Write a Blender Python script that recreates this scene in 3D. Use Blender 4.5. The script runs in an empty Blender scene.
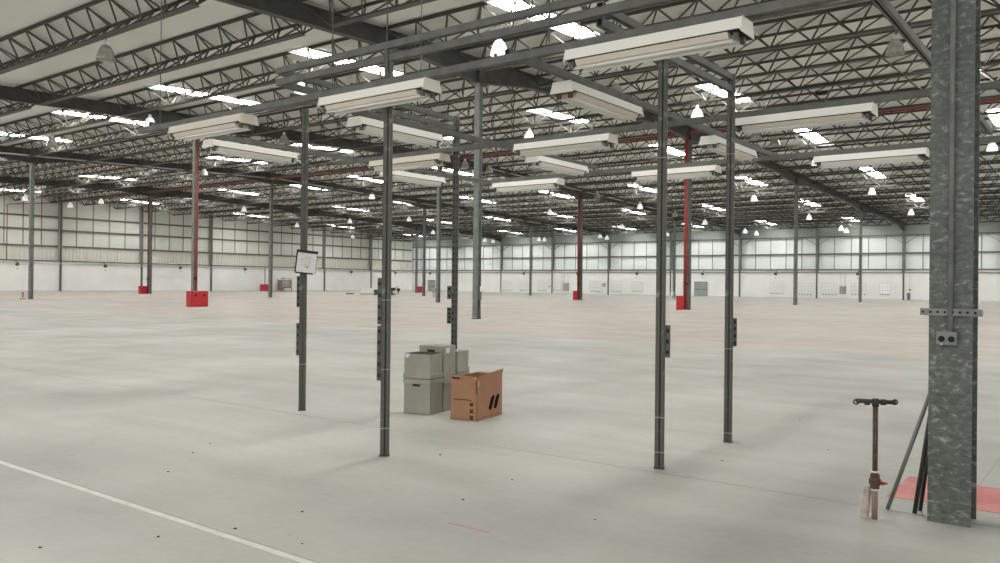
import bpy, math, random
from mathutils import Vector, Matrix
random.seed(7)
H = 1.5                                  # eye height in metres; plan coordinates below are in eye heights
SC = bpy.context.scene
COL = SC.collection

# ---------------------------------------------------------------- frame of the building
def A(m): return m*14.025+.576           # distance of frame line m (towards the left wall)
def B(n): return n*14.189+18.139         # distance of cross line n (towards the back wall)
def W(a, b, z=0.0): return Vector((-a*H, b*H, z*H))
def PX(m): return -A(m)*H
def PY(n): return B(n)*H
def NY(y): return (y/H-18.139)/14.189
def zt(n): return (7.9-.44*abs(n-1))*H   # top of the roof steel
LEFT_X = PX(5); BACK_Y = PY(4)

# ---------------------------------------------------------------- materials
def mat(name, col, rough=.6, metal=0.0, noise=None, emit=None, col2=None, bump=0.0, spec=.5):
    m = bpy.data.materials.new(name); m.use_nodes = True
    nt = m.node_tree; b = nt.nodes['Principled BSDF']
    b.inputs['Base Color'].default_value = (*col, 1); b.inputs['Roughness'].default_value = rough
    b.inputs['Metallic'].default_value = metal
    b.inputs['Specular IOR Level'].default_value = spec
    if emit is not None:
        b.inputs['Emission Color'].default_value = (*emit[0], 1); b.inputs['Emission Strength'].default_value = emit[1]
    if noise:
        tc = nt.nodes.new('ShaderNodeTexCoord'); nz = nt.nodes.new('ShaderNodeTexNoise')
        nz.inputs['Scale'].default_value = noise[0]; nz.inputs['Detail'].default_value = 5
        mp = nt.nodes.new('ShaderNodeMapping')
        if len(noise) > 3: mp.inputs['Scale'].default_value = noise[3]
        cr = nt.nodes.new('ShaderNodeValToRGB')
        cr.color_ramp.elements[0].position = noise[1]; cr.color_ramp.elements[1].position = noise[2]
        cr.color_ramp.elements[0].color = (*col, 1); cr.color_ramp.elements[1].color = (*(col2 or col), 1)
        nt.links.new(tc.outputs['Object'], mp.inputs[0]); nt.links.new(mp.outputs[0], nz.inputs['Vector'])
        nt.links.new(nz.outputs['Fac'], cr.inputs[0]); nt.links.new(cr.outputs[0], b.inputs['Base Color'])
        if bump:
            bp = nt.nodes.new('ShaderNodeBump'); bp.inputs['Strength'].default_value = bump
            nt.links.new(nz.outputs['Fac'], bp.inputs['Height']); nt.links.new(bp.outputs[0], b.inputs['Normal'])
    return m
M = dict(
    joist=mat('joist_paint', (.066,.066,.052), .6),
    girder=mat('girder_paint', (.050,.053,.048), .6, noise=(1.5,.4,.6), col2=(.068,.072,.065)),
    column=mat('column_paint', (.150,.168,.155), .5, noise=(3,.4,.62), col2=(.20,.22,.20)),
    column_dark=mat('column_dark_paint', (.075,.082,.076), .55),
    post=mat('post_steel', (.095,.096,.083), .5, noise=(11,.60,.74), col2=(.27,.27,.24)),
    rail=mat('rail_steel', (.095,.100,.088), .55, noise=(6,.45,.65), col2=(.13,.136,.12)),
    slot=mat('slot_black', (.012,.012,.012), .8),
    black=mat('black_plastic', (.010,.010,.010), .5),
    box_grey=mat('socket_box', (.10,.105,.095), .55),
    white_metal=mat('fixture_enamel', (.80,.78,.72), .4),
    tan_metal=mat('fixture_yellowed', (.66,.60,.51), .45),
    tube=mat('tube_glass', (.82,.82,.80), .25),
    rust=mat('rust_stain', (.12,.07,.045), .9),
    lampwhite=mat('lamp_acrylic', (.86,.87,.86), .2, emit=((1,.99,.96), .35)),
    lampgrey=mat('lamp_glass_dusty', (.30,.30,.26), .15, noise=(6,.35,.65), col2=(.42,.42,.37)),
    deck=mat('roof_deck', (.66,.69,.65), .7, noise=(.35,.35,.7), col2=(.72,.75,.71)),
    clad=mat('wall_cladding', (.62,.63,.58), .6, noise=(.3,.35,.7), col2=(.69,.70,.65)),
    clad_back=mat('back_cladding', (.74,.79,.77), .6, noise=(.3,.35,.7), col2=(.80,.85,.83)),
    corr=mat('corrugated', (.66,.64,.56), .6),
    masonry=mat('white_masonry', (.80,.80,.77), .8, noise=(.6,.4,.7), col2=(.85,.85,.83)),
    band=mat('eaves_band', (.30,.33,.31), .7),
    girt=mat('girt_steel', (.13,.135,.115), .6),
    joint=mat('panel_joint', (.17,.175,.155), .7),
    wallcol=mat('wall_column', (.30,.33,.30), .6),
    walldark=mat('wall_column_web', (.11,.12,.10), .6),
    red=mat('signal_red', (.50,.012,.022), .45, noise=(2.5,.45,.7), col2=(.42,.014,.02)),
    pipered=mat('pipe_red', (.29,.032,.03), .5),
    pipemaroon=mat('pipe_maroon', (.15,.028,.030), .5),
    conduit=mat('conduit_pale', (.42,.43,.39), .45),
    conduit_g=mat('conduit_galvanised', (.19,.20,.185), .45, metal=.1, noise=(8,.4,.65), col2=(.26,.27,.25)),
    paper=mat('paper', (.75,.74,.72), .7),
    archive=mat('grey_board', (.32,.315,.27), .85, noise=(5,.4,.65), col2=(.36,.355,.305)),
    archive_in=mat('dark_gap', (.02,.02,.018), .9),
    label=mat('white_label', (.75,.75,.72), .7),
    kraft=mat('kraft_board', (.36,.185,.105), .85, noise=(4,.4,.65), col2=(.40,.21,.125)),
    kraft_pale=mat('kraft_torn', (.56,.36,.24), .9),
    ink=mat('print_ink', (.010,.007,.006), .9, spec=.1),
    ink_brown=mat('print_brown', (.12,.05,.03), .85),
    iron=mat('rusty_iron', (.075,.042,.032), .75, noise=(30,.4,.6), col2=(.13,.075,.055)),
    iron_dark=mat('handle_iron', (.045,.045,.042), .5, metal=.4),
    iron_pale=mat('pale_iron', (.28,.19,.15), .7),
    plaster=mat('broken_board', (.58,.52,.45), .9, noise=(20,.45,.6), col2=(.45,.36,.30)),
    rod=mat('rod_galvanised', (.20,.205,.19), .5, metal=.3),
    rod_dark=mat('rod_dark', (.035,.036,.032), .6),
    door=mat('door_grey', (.30,.34,.34), .5),
    brown=mat('crate_brown', (.22,.15,.11), .8, noise=(3,.4,.6), col2=(.32,.26,.21)),
    cabinet=mat('cabinet_grey', (.36,.36,.33), .5),
    pane=mat('window_blank', (.79,.80,.77), .5),
    pane_bright=mat('window_bright', (.90,.93,.92), .4),
    louvre=mat('louvre_grey', (.60,.61,.59), .6),
    white=mat('plain_white', (.80,.80,.77), .6),
    debris=mat('debris', (.06,.05,.045), .9),
    linewhite=mat('line_paint', (.72,.72,.67), .6, noise=(8,.3,.62), col2=(.60,.59,.54)),
    redpaint=mat('floor_red_paint', (.52,.13,.13), .6, noise=(3,.35,.68), col2=(.60,.24,.22)),
    redfaint=mat('floor_red_worn', (.46,.30,.27), .7),
    darkline=mat('saw_cut', (.40,.385,.35), .9),
    skyl=mat('skylight_diffuser', (.9,.9,.9), .5, emit=((1,.995,.98), 26.0)),
    curb=mat('skylight_curb', (.65,.66,.62), .6),
)

def galvanised():
    m = bpy.data.materials.new('galvanised_spangle'); m.use_nodes = True; nt = m.node_tree
    b = nt.nodes['Principled BSDF']; b.inputs['Roughness'].default_value = .5; b.inputs['Metallic'].default_value = .15
    tc = nt.nodes.new('ShaderNodeTexCoord')
    mp = nt.nodes.new('ShaderNodeMapping'); mp.inputs['Scale'].default_value = (1,1,1.7)
    n1 = nt.nodes.new('ShaderNodeTexNoise'); n1.inputs['Scale'].default_value = 17; n1.inputs['Detail'].default_value = 9; n1.inputs['Roughness'].default_value = .62; n1.inputs['Distortion'].default_value = .35
    n2 = nt.nodes.new('ShaderNodeTexNoise'); n2.inputs['Scale'].default_value = 2.2; n2.inputs['Detail'].default_value = 3
    n3 = nt.nodes.new('ShaderNodeTexVoronoi'); n3.inputs['Scale'].default_value = 34
    r1 = nt.nodes.new('ShaderNodeValToRGB'); e = r1.color_ramp.elements
    e[0].position = .36; e[0].color = (.105,.115,.103,1); e[1].position = .74; e[1].color = (.36,.37,.34,1)
    k = r1.color_ramp.elements.new(.57); k.color = (.150,.162,.147,1)
    k = r1.color_ramp.elements.new(.60); k.color = (.24,.255,.235,1)
    mx = nt.nodes.new('ShaderNodeMix'); mx.data_type = 'RGBA'; mx.blend_type = 'MULTIPLY'; mx.inputs[0].default_value = .55
    r2 = nt.nodes.new('ShaderNodeValToRGB'); r2.color_ramp.elements[0].position = .3; r2.color_ramp.elements[0].color = (.62,.62,.62,1)
    r2.color_ramp.elements[1].position = .7
    mx2 = nt.nodes.new('ShaderNodeMix'); mx2.data_type = 'RGBA'; mx2.blend_type = 'OVERLAY'; mx2.inputs[0].default_value = .22
    L = nt.links.new
    L(tc.outputs['Object'], mp.inputs[0])
    for n in (n1, n2, n3): L(mp.outputs[0], n.inputs['Vector'])
    L(n1.outputs['Fac'], r1.inputs[0]); L(n2.outputs['Fac'], r2.inputs[0])
    L(r1.outputs[0], mx.inputs[6]); L(r2.outputs[0], mx.inputs[7])
    L(mx.outputs[2], mx2.inputs[6]); L(n3.outputs['Color'], mx2.inputs[7])
    bw = nt.nodes.new('ShaderNodeRGBToBW'); L(n3.outputs['Color'], bw.inputs[0]); L(bw.outputs[0], mx2.inputs[7])
    L(mx2.outputs[2], b.inputs['Base Color'])
    return m
M['galv'] = galvanised()

def floor_mat():
    m = bpy.data.materials.new('worn_concrete'); m.use_nodes = True; nt = m.node_tree; L = nt.links.new
    b = nt.nodes['Principled BSDF']; b.inputs['Roughness'].default_value = .5; b.inputs['Specular IOR Level'].default_value = .35
    tc = nt.nodes.new('ShaderNodeTexCoord'); sep = nt.nodes.new('ShaderNodeSeparateXYZ'); L(tc.outputs['Object'], sep.inputs[0])
    def noise(scale, det, sx=1, sy=1, dist=0.0):
        mp = nt.nodes.new('ShaderNodeMapping'); mp.inputs['Scale'].default_value = (sx, sy, 1)
        n = nt.nodes.new('ShaderNodeTexNoise'); n.inputs['Scale'].default_value = scale; n.inputs['Detail'].default_value = det
        n.inputs['Distortion'].default_value = dist
        L(tc.outputs['Object'], mp.inputs[0]); L(mp.outputs[0], n.inputs['Vector']); return n.outputs['Fac']
    def ramp(src, stops):
        r = nt.nodes.new('ShaderNodeValToRGB'); e = r.color_ramp.elements
        e[0].position, e[0].color = stops[0][0], (*stops[0][1], 1); e[1].position, e[1].color = stops[-1][0], (*stops[-1][1], 1)
        for p, c in stops[1:-1]:
            k = e.new(p); k.color = (*c, 1)
        L(src, r.inputs[0]); return r.outputs[0]
    def mth(op, a, bb):
        n = nt.nodes.new('ShaderNodeMath'); n.operation = op
        for i, v in enumerate((a, bb)):
            if isinstance(v, (int, float)): n.inputs[i].default_value = v
            else: L(v, n.inputs[i])
        return n.outputs[0]
    def mix(f, a, c, mode='MIX'):
        n = nt.nodes.new('ShaderNodeMix'); n.data_type = 'RGBA'; n.blend_type = mode
        for i, v in ((0, f), (6, a), (7, c)):
            if isinstance(v, (int, float)): n.inputs[i].default_value = v
            elif isinstance(v, tuple): n.inputs[i].default_value = (*v, 1)
            else: L(v, n.inputs[i])
        return n.outputs[2]
    grey = ramp(noise(.35, 6), [(.3, (.37,.363,.33)), (.5, (.455,.447,.405)), (.70, (.54,.53,.485))])
    tan = ramp(noise(.12, 6, 1, 1.6), [(.32, (.43,.375,.325)), (.5, (.47,.42,.37)), (.7, (.49,.465,.42))])
    # the pinkish, more worn surfacing starts beyond the first working aisle
    edge = mth('ADD', sep.outputs['Y'], mth('MULTIPLY', mth('SUBTRACT', noise(.25, 4), .5), 7.0))
    f = mth('MULTIPLY', mth('SUBTRACT', edge, 18.6), .55)
    fc = nt.nodes.new('ShaderNodeClamp'); L(f, fc.inputs[0])
    # it fades back to grey much further on
    f2 = mth('MULTIPLY', mth('SUBTRACT', 75.0, edge), .03); fc2 = nt.nodes.new('ShaderNodeClamp'); L(f2, fc2.inputs[0])
    fac = mth('MULTIPLY', fc.outputs[0], mth('ADD', mth('MULTIPLY', fc2.outputs[0], .6), .4))
    c = mix(fac, grey, tan)
    # soft shadow streaks along X painted into the colour, plus scuffs
    st = ramp(noise(1.2, 5, .25, 1.5, .4), [(.35, (.86,.86,.86)), (.6, (1,1,1))])
    c = mix(.7, c, st, 'MULTIPLY')
    fine = ramp(noise(14, 3), [(.3, (.93,.93,.93)), (.7, (1,1,1))])
    c = mix(.9, c, fine, 'MULTIPLY')
    spots = ramp(noise(5.5, 2), [(.70, (1,1,1)), (.76, (.72,.70,.66))])
    c = mix(.35, c, spots, 'MULTIPLY')
    L(c, b.inputs['Base Color'])
    L(ramp(noise(.8, 5), [(.3, (.42,)*3), (.7, (.62,)*3)]), b.inputs['Roughness'])
    return m
M['floor'] = floor_mat()

# ---------------------------------------------------------------- mesh helper
class MB:
    def __init__(s): s.v = []; s.f = []; s.mi = []; s.cur = 0
    def add(s, vs, fs, flip=False):
        o = len(s.v); s.v += [tuple(v) for v in vs]
        for f in fs: s.f.append([o+i for i in (reversed(f) if flip else f)]); s.mi.append(s.cur)
    def box(s, c, d, rz=0.0, R=None):
        c = Vector(c); R = R or Matrix.Rotation(rz, 3, 'Z')
        vs = [c+R@Vector((x*d[0]/2, y*d[1]/2, z*d[2]/2)) for x in (-1,1) for y in (-1,1) for z in (-1,1)]
        s.add(vs, [(0,1,3,2),(4,6,7,5),(0,4,5,1),(2,3,7,6),(0,2,6,4),(1,5,7,3)]); return s
    def span(s, x0, x1, y0, y1, z0, z1): return s.box(((x0+x1)/2,(y0+y1)/2,(z0+z1)/2), (abs(x1-x0),abs(y1-y0),abs(z1-z0)))
    def bar(s, p, q, w, h, up=(0,0,1), caps=True):
        p, q = Vector(p), Vector(q); d = (q-p).normalized(); u = Vector(up)
        if abs(d.dot(u)) > .98: u = Vector((1,0,0))
        r = d.cross(u).normalized(); u = r.cross(d)
        vs = [e+r*(i*w/2)+u*(j*h/2) for e in (p, q) for i, j in ((-1,-1),(1,-1),(1,1),(-1,1))]
        fs = [(0,1,5,4),(1,2,6,5),(2,3,7,6),(3,0,4,7)]
        if caps: fs += [(3,2,1,0),(4,5,6,7)]
        s.add(vs, fs); return s
    def tube(s, p, q, r, n=10, r2=None, caps=True):
        p, q = Vector(p), Vector(q); d = (q-p).normalized(); u = Vector((0,0,1)) if abs(d.z) < .95 else Vector((1,0,0))
        a = d.cross(u).normalized(); b = a.cross(d); r2 = r if r2 is None else r2
        vs = []
        for e, rr in ((p, r), (q, r2)):
            for i in range(n):
                t = 2*math.pi*i/n; vs.append(e+a*math.cos(t)*rr+b*math.sin(t)*rr)
        fs = [(i, (i+1)%n, n+(i+1)%n, n+i) for i in range(n)]
        if caps: fs += [tuple(range(n-1,-1,-1)), tuple(range(n, 2*n))]
        s.add(vs, fs); return s
    def lathe(s, prof, c=(0,0,0), n=20, cap=False):
        c = Vector(c); vs = []
        for r, z in prof:
            for i in range(n):
                t = 2*math.pi*i/n; vs.append(c+Vector((r*math.cos(t), r*math.sin(t), z)))
        fs = []
        for k in range(len(prof)-1):
            for i in range(n): fs.append((k*n+i, k*n+(i+1)%n, (k+1)*n+(i+1)%n, (k+1)*n+i))
        if cap: fs += [tuple(range(n-1,-1,-1)), tuple((len(prof)-1)*n+i for i in range(n))]
        s.add(vs, fs); return s
    def prism(s, poly, o, u, v, w):
        """poly of (a,b) in the plane (u,v) at o, extruded by vector w"""
        o, u, v, w = Vector(o), Vector(u), Vector(v), Vector(w); n = len(poly)
        vs = [o+u*a+v*b for a, b in poly]; vs += [x+w for x in vs]
        s.add(vs, [tuple(range(n-1,-1,-1)), tuple(range(n,2*n))]+[(i,(i+1)%n,n+(i+1)%n,n+i) for i in range(n)]); return s
    def mesh(s, name, *ms, smooth=False):
        me = bpy.data.meshes.new(name); me.from_pydata(s.v, [], s.f)
        for m in ms: me.materials.append(M[m] if isinstance(m, str) else m)
        for p, i in zip(me.polygons, s.mi):
            p.material_index = i
            if smooth: p.use_smooth = True
        me.validate(); me.update()
        import bmesh
        bm = bmesh.new(); bm.from_mesh(me); bmesh.ops.recalc_face_normals(bm, faces=bm.faces); bm.to_mesh(me); bm.free()
        return me
    def build(s, name, m, parent=None, loc=None, smooth=False, bevel=0.0):
        ms = m if isinstance(m, (list, tuple)) else [m]
        o = bpy.data.objects.new(name, s.mesh(name, *ms, smooth=smooth)); COL.objects.link(o)
        if parent: o.parent = parent
        if loc is not None: o.location = loc
        if bevel:
            bv = o.modifiers.new('bevel', 'BEVEL'); bv.width = bevel; bv.segments = 2; bv.limit_method = 'ANGLE'
        return o
def tag(o, label=None, cat=None, group=None, kind=None):
    if label: o['label'] = label
    if cat: o['category'] = cat
    if group: o['group'] = group
    if kind: o['kind'] = kind
    return o
def empty(name, loc=(0,0,0), rz=0.0, label=None, cat=None, group=None):
    o = bpy.data.objects.new(name, None); COL.objects.link(o); o.location = loc; o.rotation_euler = (0,0,rz)
    o.empty_display_size = .2
    return tag(o, label, cat, group)
def copy_tree(o, parent=None):
    c = o.copy(); COL.objects.link(c); c.parent = parent
    for ch in list(KIDS.get(o.name, [])): copy_tree(ch, c)
    return c
KIDS = {}
def remember(o):
    for ch in [x for x in bpy.data.objects if x.parent == o]:
        KIDS.setdefault(o.name, []).append(ch); remember(ch)
    return o
def ordn(k): return ['first','second','third','fourth','fifth','sixth','seventh','eighth','ninth','tenth','eleventh','twelfth','thirteenth','fourteenth','fifteenth','sixteenth','seventeenth','eighteenth','nineteenth','twentieth','twenty-first','twenty-second','twenty-third','twenty-fourth','twenty-fifth','twenty-sixth'][k-1]
def fromleft(k): return 'nearest left wall' if k == 1 else ordn(k)+' from left wall'

# ---------------------------------------------------------------- camera
def camera():
    yaw, pit, rol, f = .649572, .0029314, .0105716, 821.03
    F = Vector((-math.sin(yaw), math.cos(yaw), 0)); R = Vector((math.cos(yaw), math.sin(yaw), 0)); U = Vector((0,0,1))
    F2 = F*math.cos(pit)+U*math.sin(pit); U2 = -F*math.sin(pit)+U*math.cos(pit)
    R3 = R*math.cos(rol)+U2*math.sin(rol); U3 = -R*math.sin(rol)+U2*math.cos(rol)
    cam = bpy.data.cameras.new('camera'); o = bpy.data.objects.new('camera', cam); COL.objects.link(o)
    cam.sensor_width = 36; cam.lens = f/1000*36; cam.clip_end = 500; cam.clip_start = .05
    mt = Matrix((( R3.x,U3.x,-F2.x),(R3.y,U3.y,-F2.y),(R3.z,U3.z,-F2.z))).to_4x4(); mt.translation = (0,0,H)
    o.matrix_world = mt; SC.camera = o
    return f, F2, R3, U3
FPX, CF, CR, CU = camera()
def ray(x, y): return CF+CR*((x-500)/FPX)+CU*((281.5-y)/FPX)
def atz(x, y, z):                        # world point at height z (m) seen at pixel x,y
    d = ray(x, y); t = (z-H)/d.z; return Vector((0,0,H))+d*t
def atY(x, y, Y):
    d = ray(x, y); t = Y/d.y; return Vector((0,0,H))+d*t
def atX(x, y, X):
    d = ray(x, y); t = X/d.x; return Vector((0,0,H))+d*t
def atroof(x, y, off):
    d = ray(x, y); n = 0.0
    for _ in range(60):
        z = zt(n)+off; t = (z-H)/d.z; n = NY(d.y*t)
    return Vector((0,0,H))+d*t

# ---------------------------------------------------------------- setting: floor, roof, walls
X1 = 24.0; Y0 = -6.0
o = MB().span(LEFT_X-1, X1, Y0, BACK_Y+1, -.3, 0).build('floor', 'floor'); tag(o, kind='structure')
def roof():
    b = MB(); ns = [NY(Y0), 1, 4.05]
    poly = [(PY(n), zt(n)+.02) for n in ns]+[(PY(n), zt(n)+.16) for n in reversed(ns)]
    b.prism(poly, (LEFT_X-1,0,0), (0,1,0), (0,0,1), (X1-LEFT_X+1,0,0))
    tag(b.build('ceiling', 'deck'), kind='structure')
roof()

def left_wall():
    x = LEFT_X-.25
    w = MB(); poly = [(Y0, 0), (BACK_Y+.3, 0)]+[(PY(n), zt(n)+.02) for n in (4,1)]+[(Y0, zt(NY(Y0))+.02)]
    w.prism(poly, (x-.3,0,0), (0,1,0), (0,0,1), (.3,0,0)); wall = tag(w.build('wall_left', 'clad'), kind='structure')
    MB().span(x, x+.42, Y0, BACK_Y, 0, 2.52*H).build('masonry_base', 'masonry', wall)
    b = MB(); y = Y0
    while y < BACK_Y-.2:                 # ribs of the corrugated strip
        b.box((x+.04, y, (2.55+3.72)/2*H), (.08, .22, (3.72-2.55)*H)); y += .45
    b.build('corrugated_sheet', 'corr', wall)
    for z in (3.73, 5.07, 6.16):
        MB().span(x, x+.20, Y0, BACK_Y, z*H-.11, z*H+.11).build('girt', 'girt', wall)
    b = MB(); n = -1.5
    while n < 4:
        y = PY(n)
        if y > Y0: b.box((x+.01, y, (3.73*H+zt(n))/2), (.06, .11, zt(n)-3.73*H))
        n += .1
    b.build('panel_joints', 'joint', wall)
    b = MB().span(x+.40, x+.56, Y0, BACK_Y, 2.50*H-.07, 2.50*H+.07)
    b.build('coping_rail', 'girt', wall)
    MB().tube((x+.52, Y0, 2.28*H), (x+.52, BACK_Y, 2.28*H), .05, 8).build('wall_pipe', 'louvre', wall)
    tag(MB().span(x+.42, x+.47, Y0, BACK_Y, 0, .09).build('baseboard_left', 'louvre'), kind='structure')
left_wall()
def back_wall():
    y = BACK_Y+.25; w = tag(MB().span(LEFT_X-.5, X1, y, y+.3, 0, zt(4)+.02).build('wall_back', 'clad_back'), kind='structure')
    MB().span(LEFT_X, X1, y-.42, y, 0, 2.50*H).build('masonry_base', 'masonry', w)
    MB().span(LEFT_X, X1, y-.25, y, 5.42*H, zt(4)-.05).build('eaves_band', 'band', w)
    MB().span(LEFT_X, X1, y-.34, y-.24, 5.42*H-.08, 5.42*H+.10).build('girt', 'girt', w)
    MB().span(LEFT_X, X1, y-.20, y, 3.93*H-.10, 3.93*H+.10).build('girt', 'girt', w)
    MB().span(LEFT_X, X1, y-.57, y-.40, 2.56*H-.09, 2.56*H+.07).build('coping_rail', 'girt', w)
    MB().span(LEFT_X, X1, y-.50, y-.42, 2.28*H-.05, 2.28*H+.05).build('lower_rail', 'joint', w)
    b = MB(); m = -1.4
    while m < 5:
        b.box((PX(m), y-.01, (2.55+5.42)/2*H), (.09, .06, (5.42-2.55)*H)); m += .1
    b.build('panel_joints', 'joint', w)
    tag(MB().span(LEFT_X, X1, y-.47, y-.42, 0, .09).build('baseboard_back', 'louvre'), kind='structure')
back_wall()

# ---------------------------------------------------------------- roof girders on the frame lines
def girder(m):
    k = 5-m
    ns = []
    n = NY(Y0)+.02
    while n < 3.99: ns.append(n); n += .06
    ns += [1.0, 4.0, 0.0, 2.0, 3.0, -1.0]; ns = sorted(set(round(v, 4) for v in ns if v > NY(Y0)))
    def drop(n):
        d = min(abs(n-j) for j in (-1,0,1,2,3,4)); return .62+.42*max(0, 1-d/.17)
    top = [(PY(n), zt(n)-.12) for n in ns]; bot = [(PY(n), zt(n)-.12-drop(n)) for n in ns]
    lab = 'dark tapered steel roof girder running to the back wall, '+fromleft(k)
    e = empty('roof_girder', (PX(m),0,0), 0, lab, 'roof beam', 'roof girders')
    def strip(line, w, t, name):
        b = MB()
        for (y0,z0),(y1,z1) in zip(line, line[1:]):
            b.add([(-w/2,y0,z0-t),(w/2,y0,z0-t),(w/2,y1,z1-t),(-w/2,y1,z1-t),(-w/2,y0,z0),(w/2,y0,z0),(w/2,y1,z1),(-w/2,y1,z1)],
                  [(0,3,2,1),(4,5,6,7),(0,4,7,3),(1,2,6,5)])
        b.build(name, 'girder', e)
    b = MB()
    for i in range(len(ns)-1):
        (y0,z0),(y1,z1),(y2,z2),(y3,z3) = top[i], top[i+1], bot[i+1], bot[i]
        b.add([(-.008,y0,z0),(-.008,y1,z1),(-.008,y2,z2),(-.008,y3,z3),(.008,y0,z0),(.008,y1,z1),(.008,y2,z2),(.008,y3,z3)],
              [(0,1,2,3),(4,7,6,5)])
    b.build('web_plate', 'girder', e)
    strip(top, .30, .03, 'top_flange'); strip(bot, .30, .03, 'bottom_flange')
    for j in (0,1,2,3):
        MB().span(-.14, .14, PY(j)-.15, PY(j)+.15, zt(j)-.12-.62-.40, zt(j)-.15).build('stiffener', 'girder', e)
for m in (4,3,2,1,0): girder(m)

# ---------------------------------------------------------------- triangular lattice joists, one per bay and row
JL = 14.025*H; HALF = .80; DEP = .86; NP = 14
def joist():
    e = empty('roof_joist')
    dx = JL/NP
    for s in (-1, 1):
        b = MB()
        x = lambda i: -i*dx
        wd = .15 if s < 0 else .09
        b.bar((-.02, s*HALF, -.05), (-JL+.02, s*HALF, -.05), wd, .022)
        b.bar((-.02, s*HALF, -.10), (-JL+.02, s*HALF, -.10), .03, .09)
        b.build('top_chord', 'joist', e)
    b = MB().bar((-.5*dx, 0, -DEP), (-JL+.5*dx, 0, -DEP), .28, .02)
    b.bar((-.5*dx, 0, -DEP+.06), (-JL+.5*dx, 0, -DEP+.06), .05, .11)
    b.build('bottom_chord', 'joist', e)
    b = MB()
    for i in range(NP+1):
        for s in (-1, 1):
            for d in (-.5, .5):
                if 0 < i+d < NP:
                    b.bar((-(i)*dx, s*HALF, -.1), (-(i+d)*dx, s*.03, -DEP+.03), .052, .052, caps=False)
    b.build('lattice_web', 'joist', e)
    b = MB()
    for i in range(NP+1):
        if i < NP: b.bar((-(i)*dx, -HALF, -.07), (-(i+1)*dx, HALF, -.07), .06, .04, caps=False)
    b.build('top_bracing', 'joist', e)
    return e
proto = remember(joist()); first = True
for k in range(20, -6, -1):
    n = -.03+k*.192
    for m in (4,3,2,1,0,-1):
        if m == -1 and n < 0: continue
        c = proto if first else copy_tree(proto); first = False
        c.location = (PX(m), PY(n), zt(n)); c['category'] = 'roof joist'; c['group'] = 'lattice roof joists'
        c['label'] = 'lattice roof joist, %s row from back wall, roof bay %s' % (ordn(21-k), fromleft(5-m))

# ---------------------------------------------------------------- skylights
def skylight():
    e = empty('skylight'); L = .272*14.189*H; Wd = 1.0
    b = MB()
    for s in (-1, 1):
        b.box((s*(Wd/2+.03), 0, -.01), (.06, L+.12, .10)); b.box((0, s*(L/2+.03), -.01), (Wd, .06, .10))
    b.build('curb', 'curb', e)
    MB().box((0,0,.0), (Wd, L, .03)).build('diffuser', 'skyl', e)
    return e
proto = remember(skylight()); first = True
SN = [3.77, 2.95, 2.15, 1.37, .64, -.13, -.92]
for i, n in enumerate(SN):
    for m in (4,3,2,1,0,-1):
        for half, f in (('left', .745), ('right', .235)):
            if m == -1 and (half == 'right' or n < -.5): continue
            c = proto if first else copy_tree(proto); first = False
            c.location = (PX(m+f), PY(n), zt(n)-.03)
            c.rotation_euler = (math.atan((.44 if n < 1 else -.44)/14.189), 0, 0)
            tag(c, 'bright skylight, %s from back wall, %s half of roof bay %s' % (ordn(i+1), half, fromleft(5-m)), 'skylight', 'skylights')

# ---------------------------------------------------------------- main columns
def hsection(b, x, y, w, d, z0, z1, t=.022):   # flanges face +-Y
    b.span(x-w/2, x+w/2, y-d/2, y-d/2+t, z0, z1); b.span(x-w/2, x+w/2, y+d/2-t, y+d/2, z0, z1)
    b.span(x-t/2, x+t/2, y-d/2+t, y+d/2-t, z0, z1)
def col_label(m, n):
    left = 5-m; back = 4-n
    return '%s column line from the left wall, %s column from the back wall' % (ordn(left), ordn(back))
colspec = {(1,0):'stout grey steel roof column behind the light frame', (1,1):'roof column with a bright red riser pipe',
  (2,0):'grey roof column with red riser standing in a wide red guard', (2,2):'roof column with a dark maroon riser pipe',
  (4,1):'slim roof column with a dark red riser', (3,0):'grey roof column at the far left of the hall'}
def main_column(m, n):
    w = .25
    e = empty('roof_column', (PX(m), PY(n), 0), 0, None, 'column', 'main roof columns')
    e['label'] = colspec.get((m,n)) or 'grey roof column, %s from back wall, in line %s from left wall' % (ordn(4-n), ordn(5-m))
    top = zt(n)-.12-.62-.42
    b = MB(); hsection(b, 0, 0, w, .26, 0.02, top); b.build('shaft', 'column', e)
    MB().span(-.15, .15, -.15, .15, 0, .022).build('base_plate', 'column_dark', e)
    return e
cols = {}
for m, n in [(1,0),(1,1),(1,2),(1,3),(2,0),(2,1),(2,2),(2,3),(3,0),(3,1),(3,2),(3,3),(4,0),(4,1),(4,2),(4,3),(0,0),(0,1),(0,2),(0,3)]:
    cols[(m,n)] = main_column(m, n)
# near galvanised column
ax, ay = -.585*H, 4.02*H
e = empty('galvanised_column', (ax, ay, 0), 0, 'large mottled galvanised column at the right edge with a twin socket box', 'column', 'main roof columns')
b = MB(); hsection(b, 0, 0, .246, .25, 0, zt(-1)-1.16, t=.012); b.build('shaft', 'galv', e)
b = MB().tube((.004, -.150, .775*H), (.004, -.150, zt(-1)-1.2), .016, 10); b.build('conduit', 'conduit_g', e, smooth=True)
b = MB(); b.box((.005, -.141, .90*H), (.35, .03, .045)); b.build('strut_bar', 'conduit_g', e)
b = MB()
for i in range(8): b.box((-.152+i*.042, -.1575, .90*H), (.014, .004, .014))
b.build('strut_holes', 'slot', e)
g = MB().box((-.015, -.150, .79*H), (.115, .05, .085)).build('socket_box', 'conduit_g', e, bevel=.006)
for sx in (-.042, .014): MB().tube((sx, -.174, .787*H), (sx, -.182, .787*H), .019, 14).build('socket', 'slot', g)
MB().tube((-.042, -.177, .765*H), (-.042, -.184, .765*H), .006, 8).build('indicator', 'paper', g)
b = MB().box((.0, -.14, .6), (.10, .003, 0.06))

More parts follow.
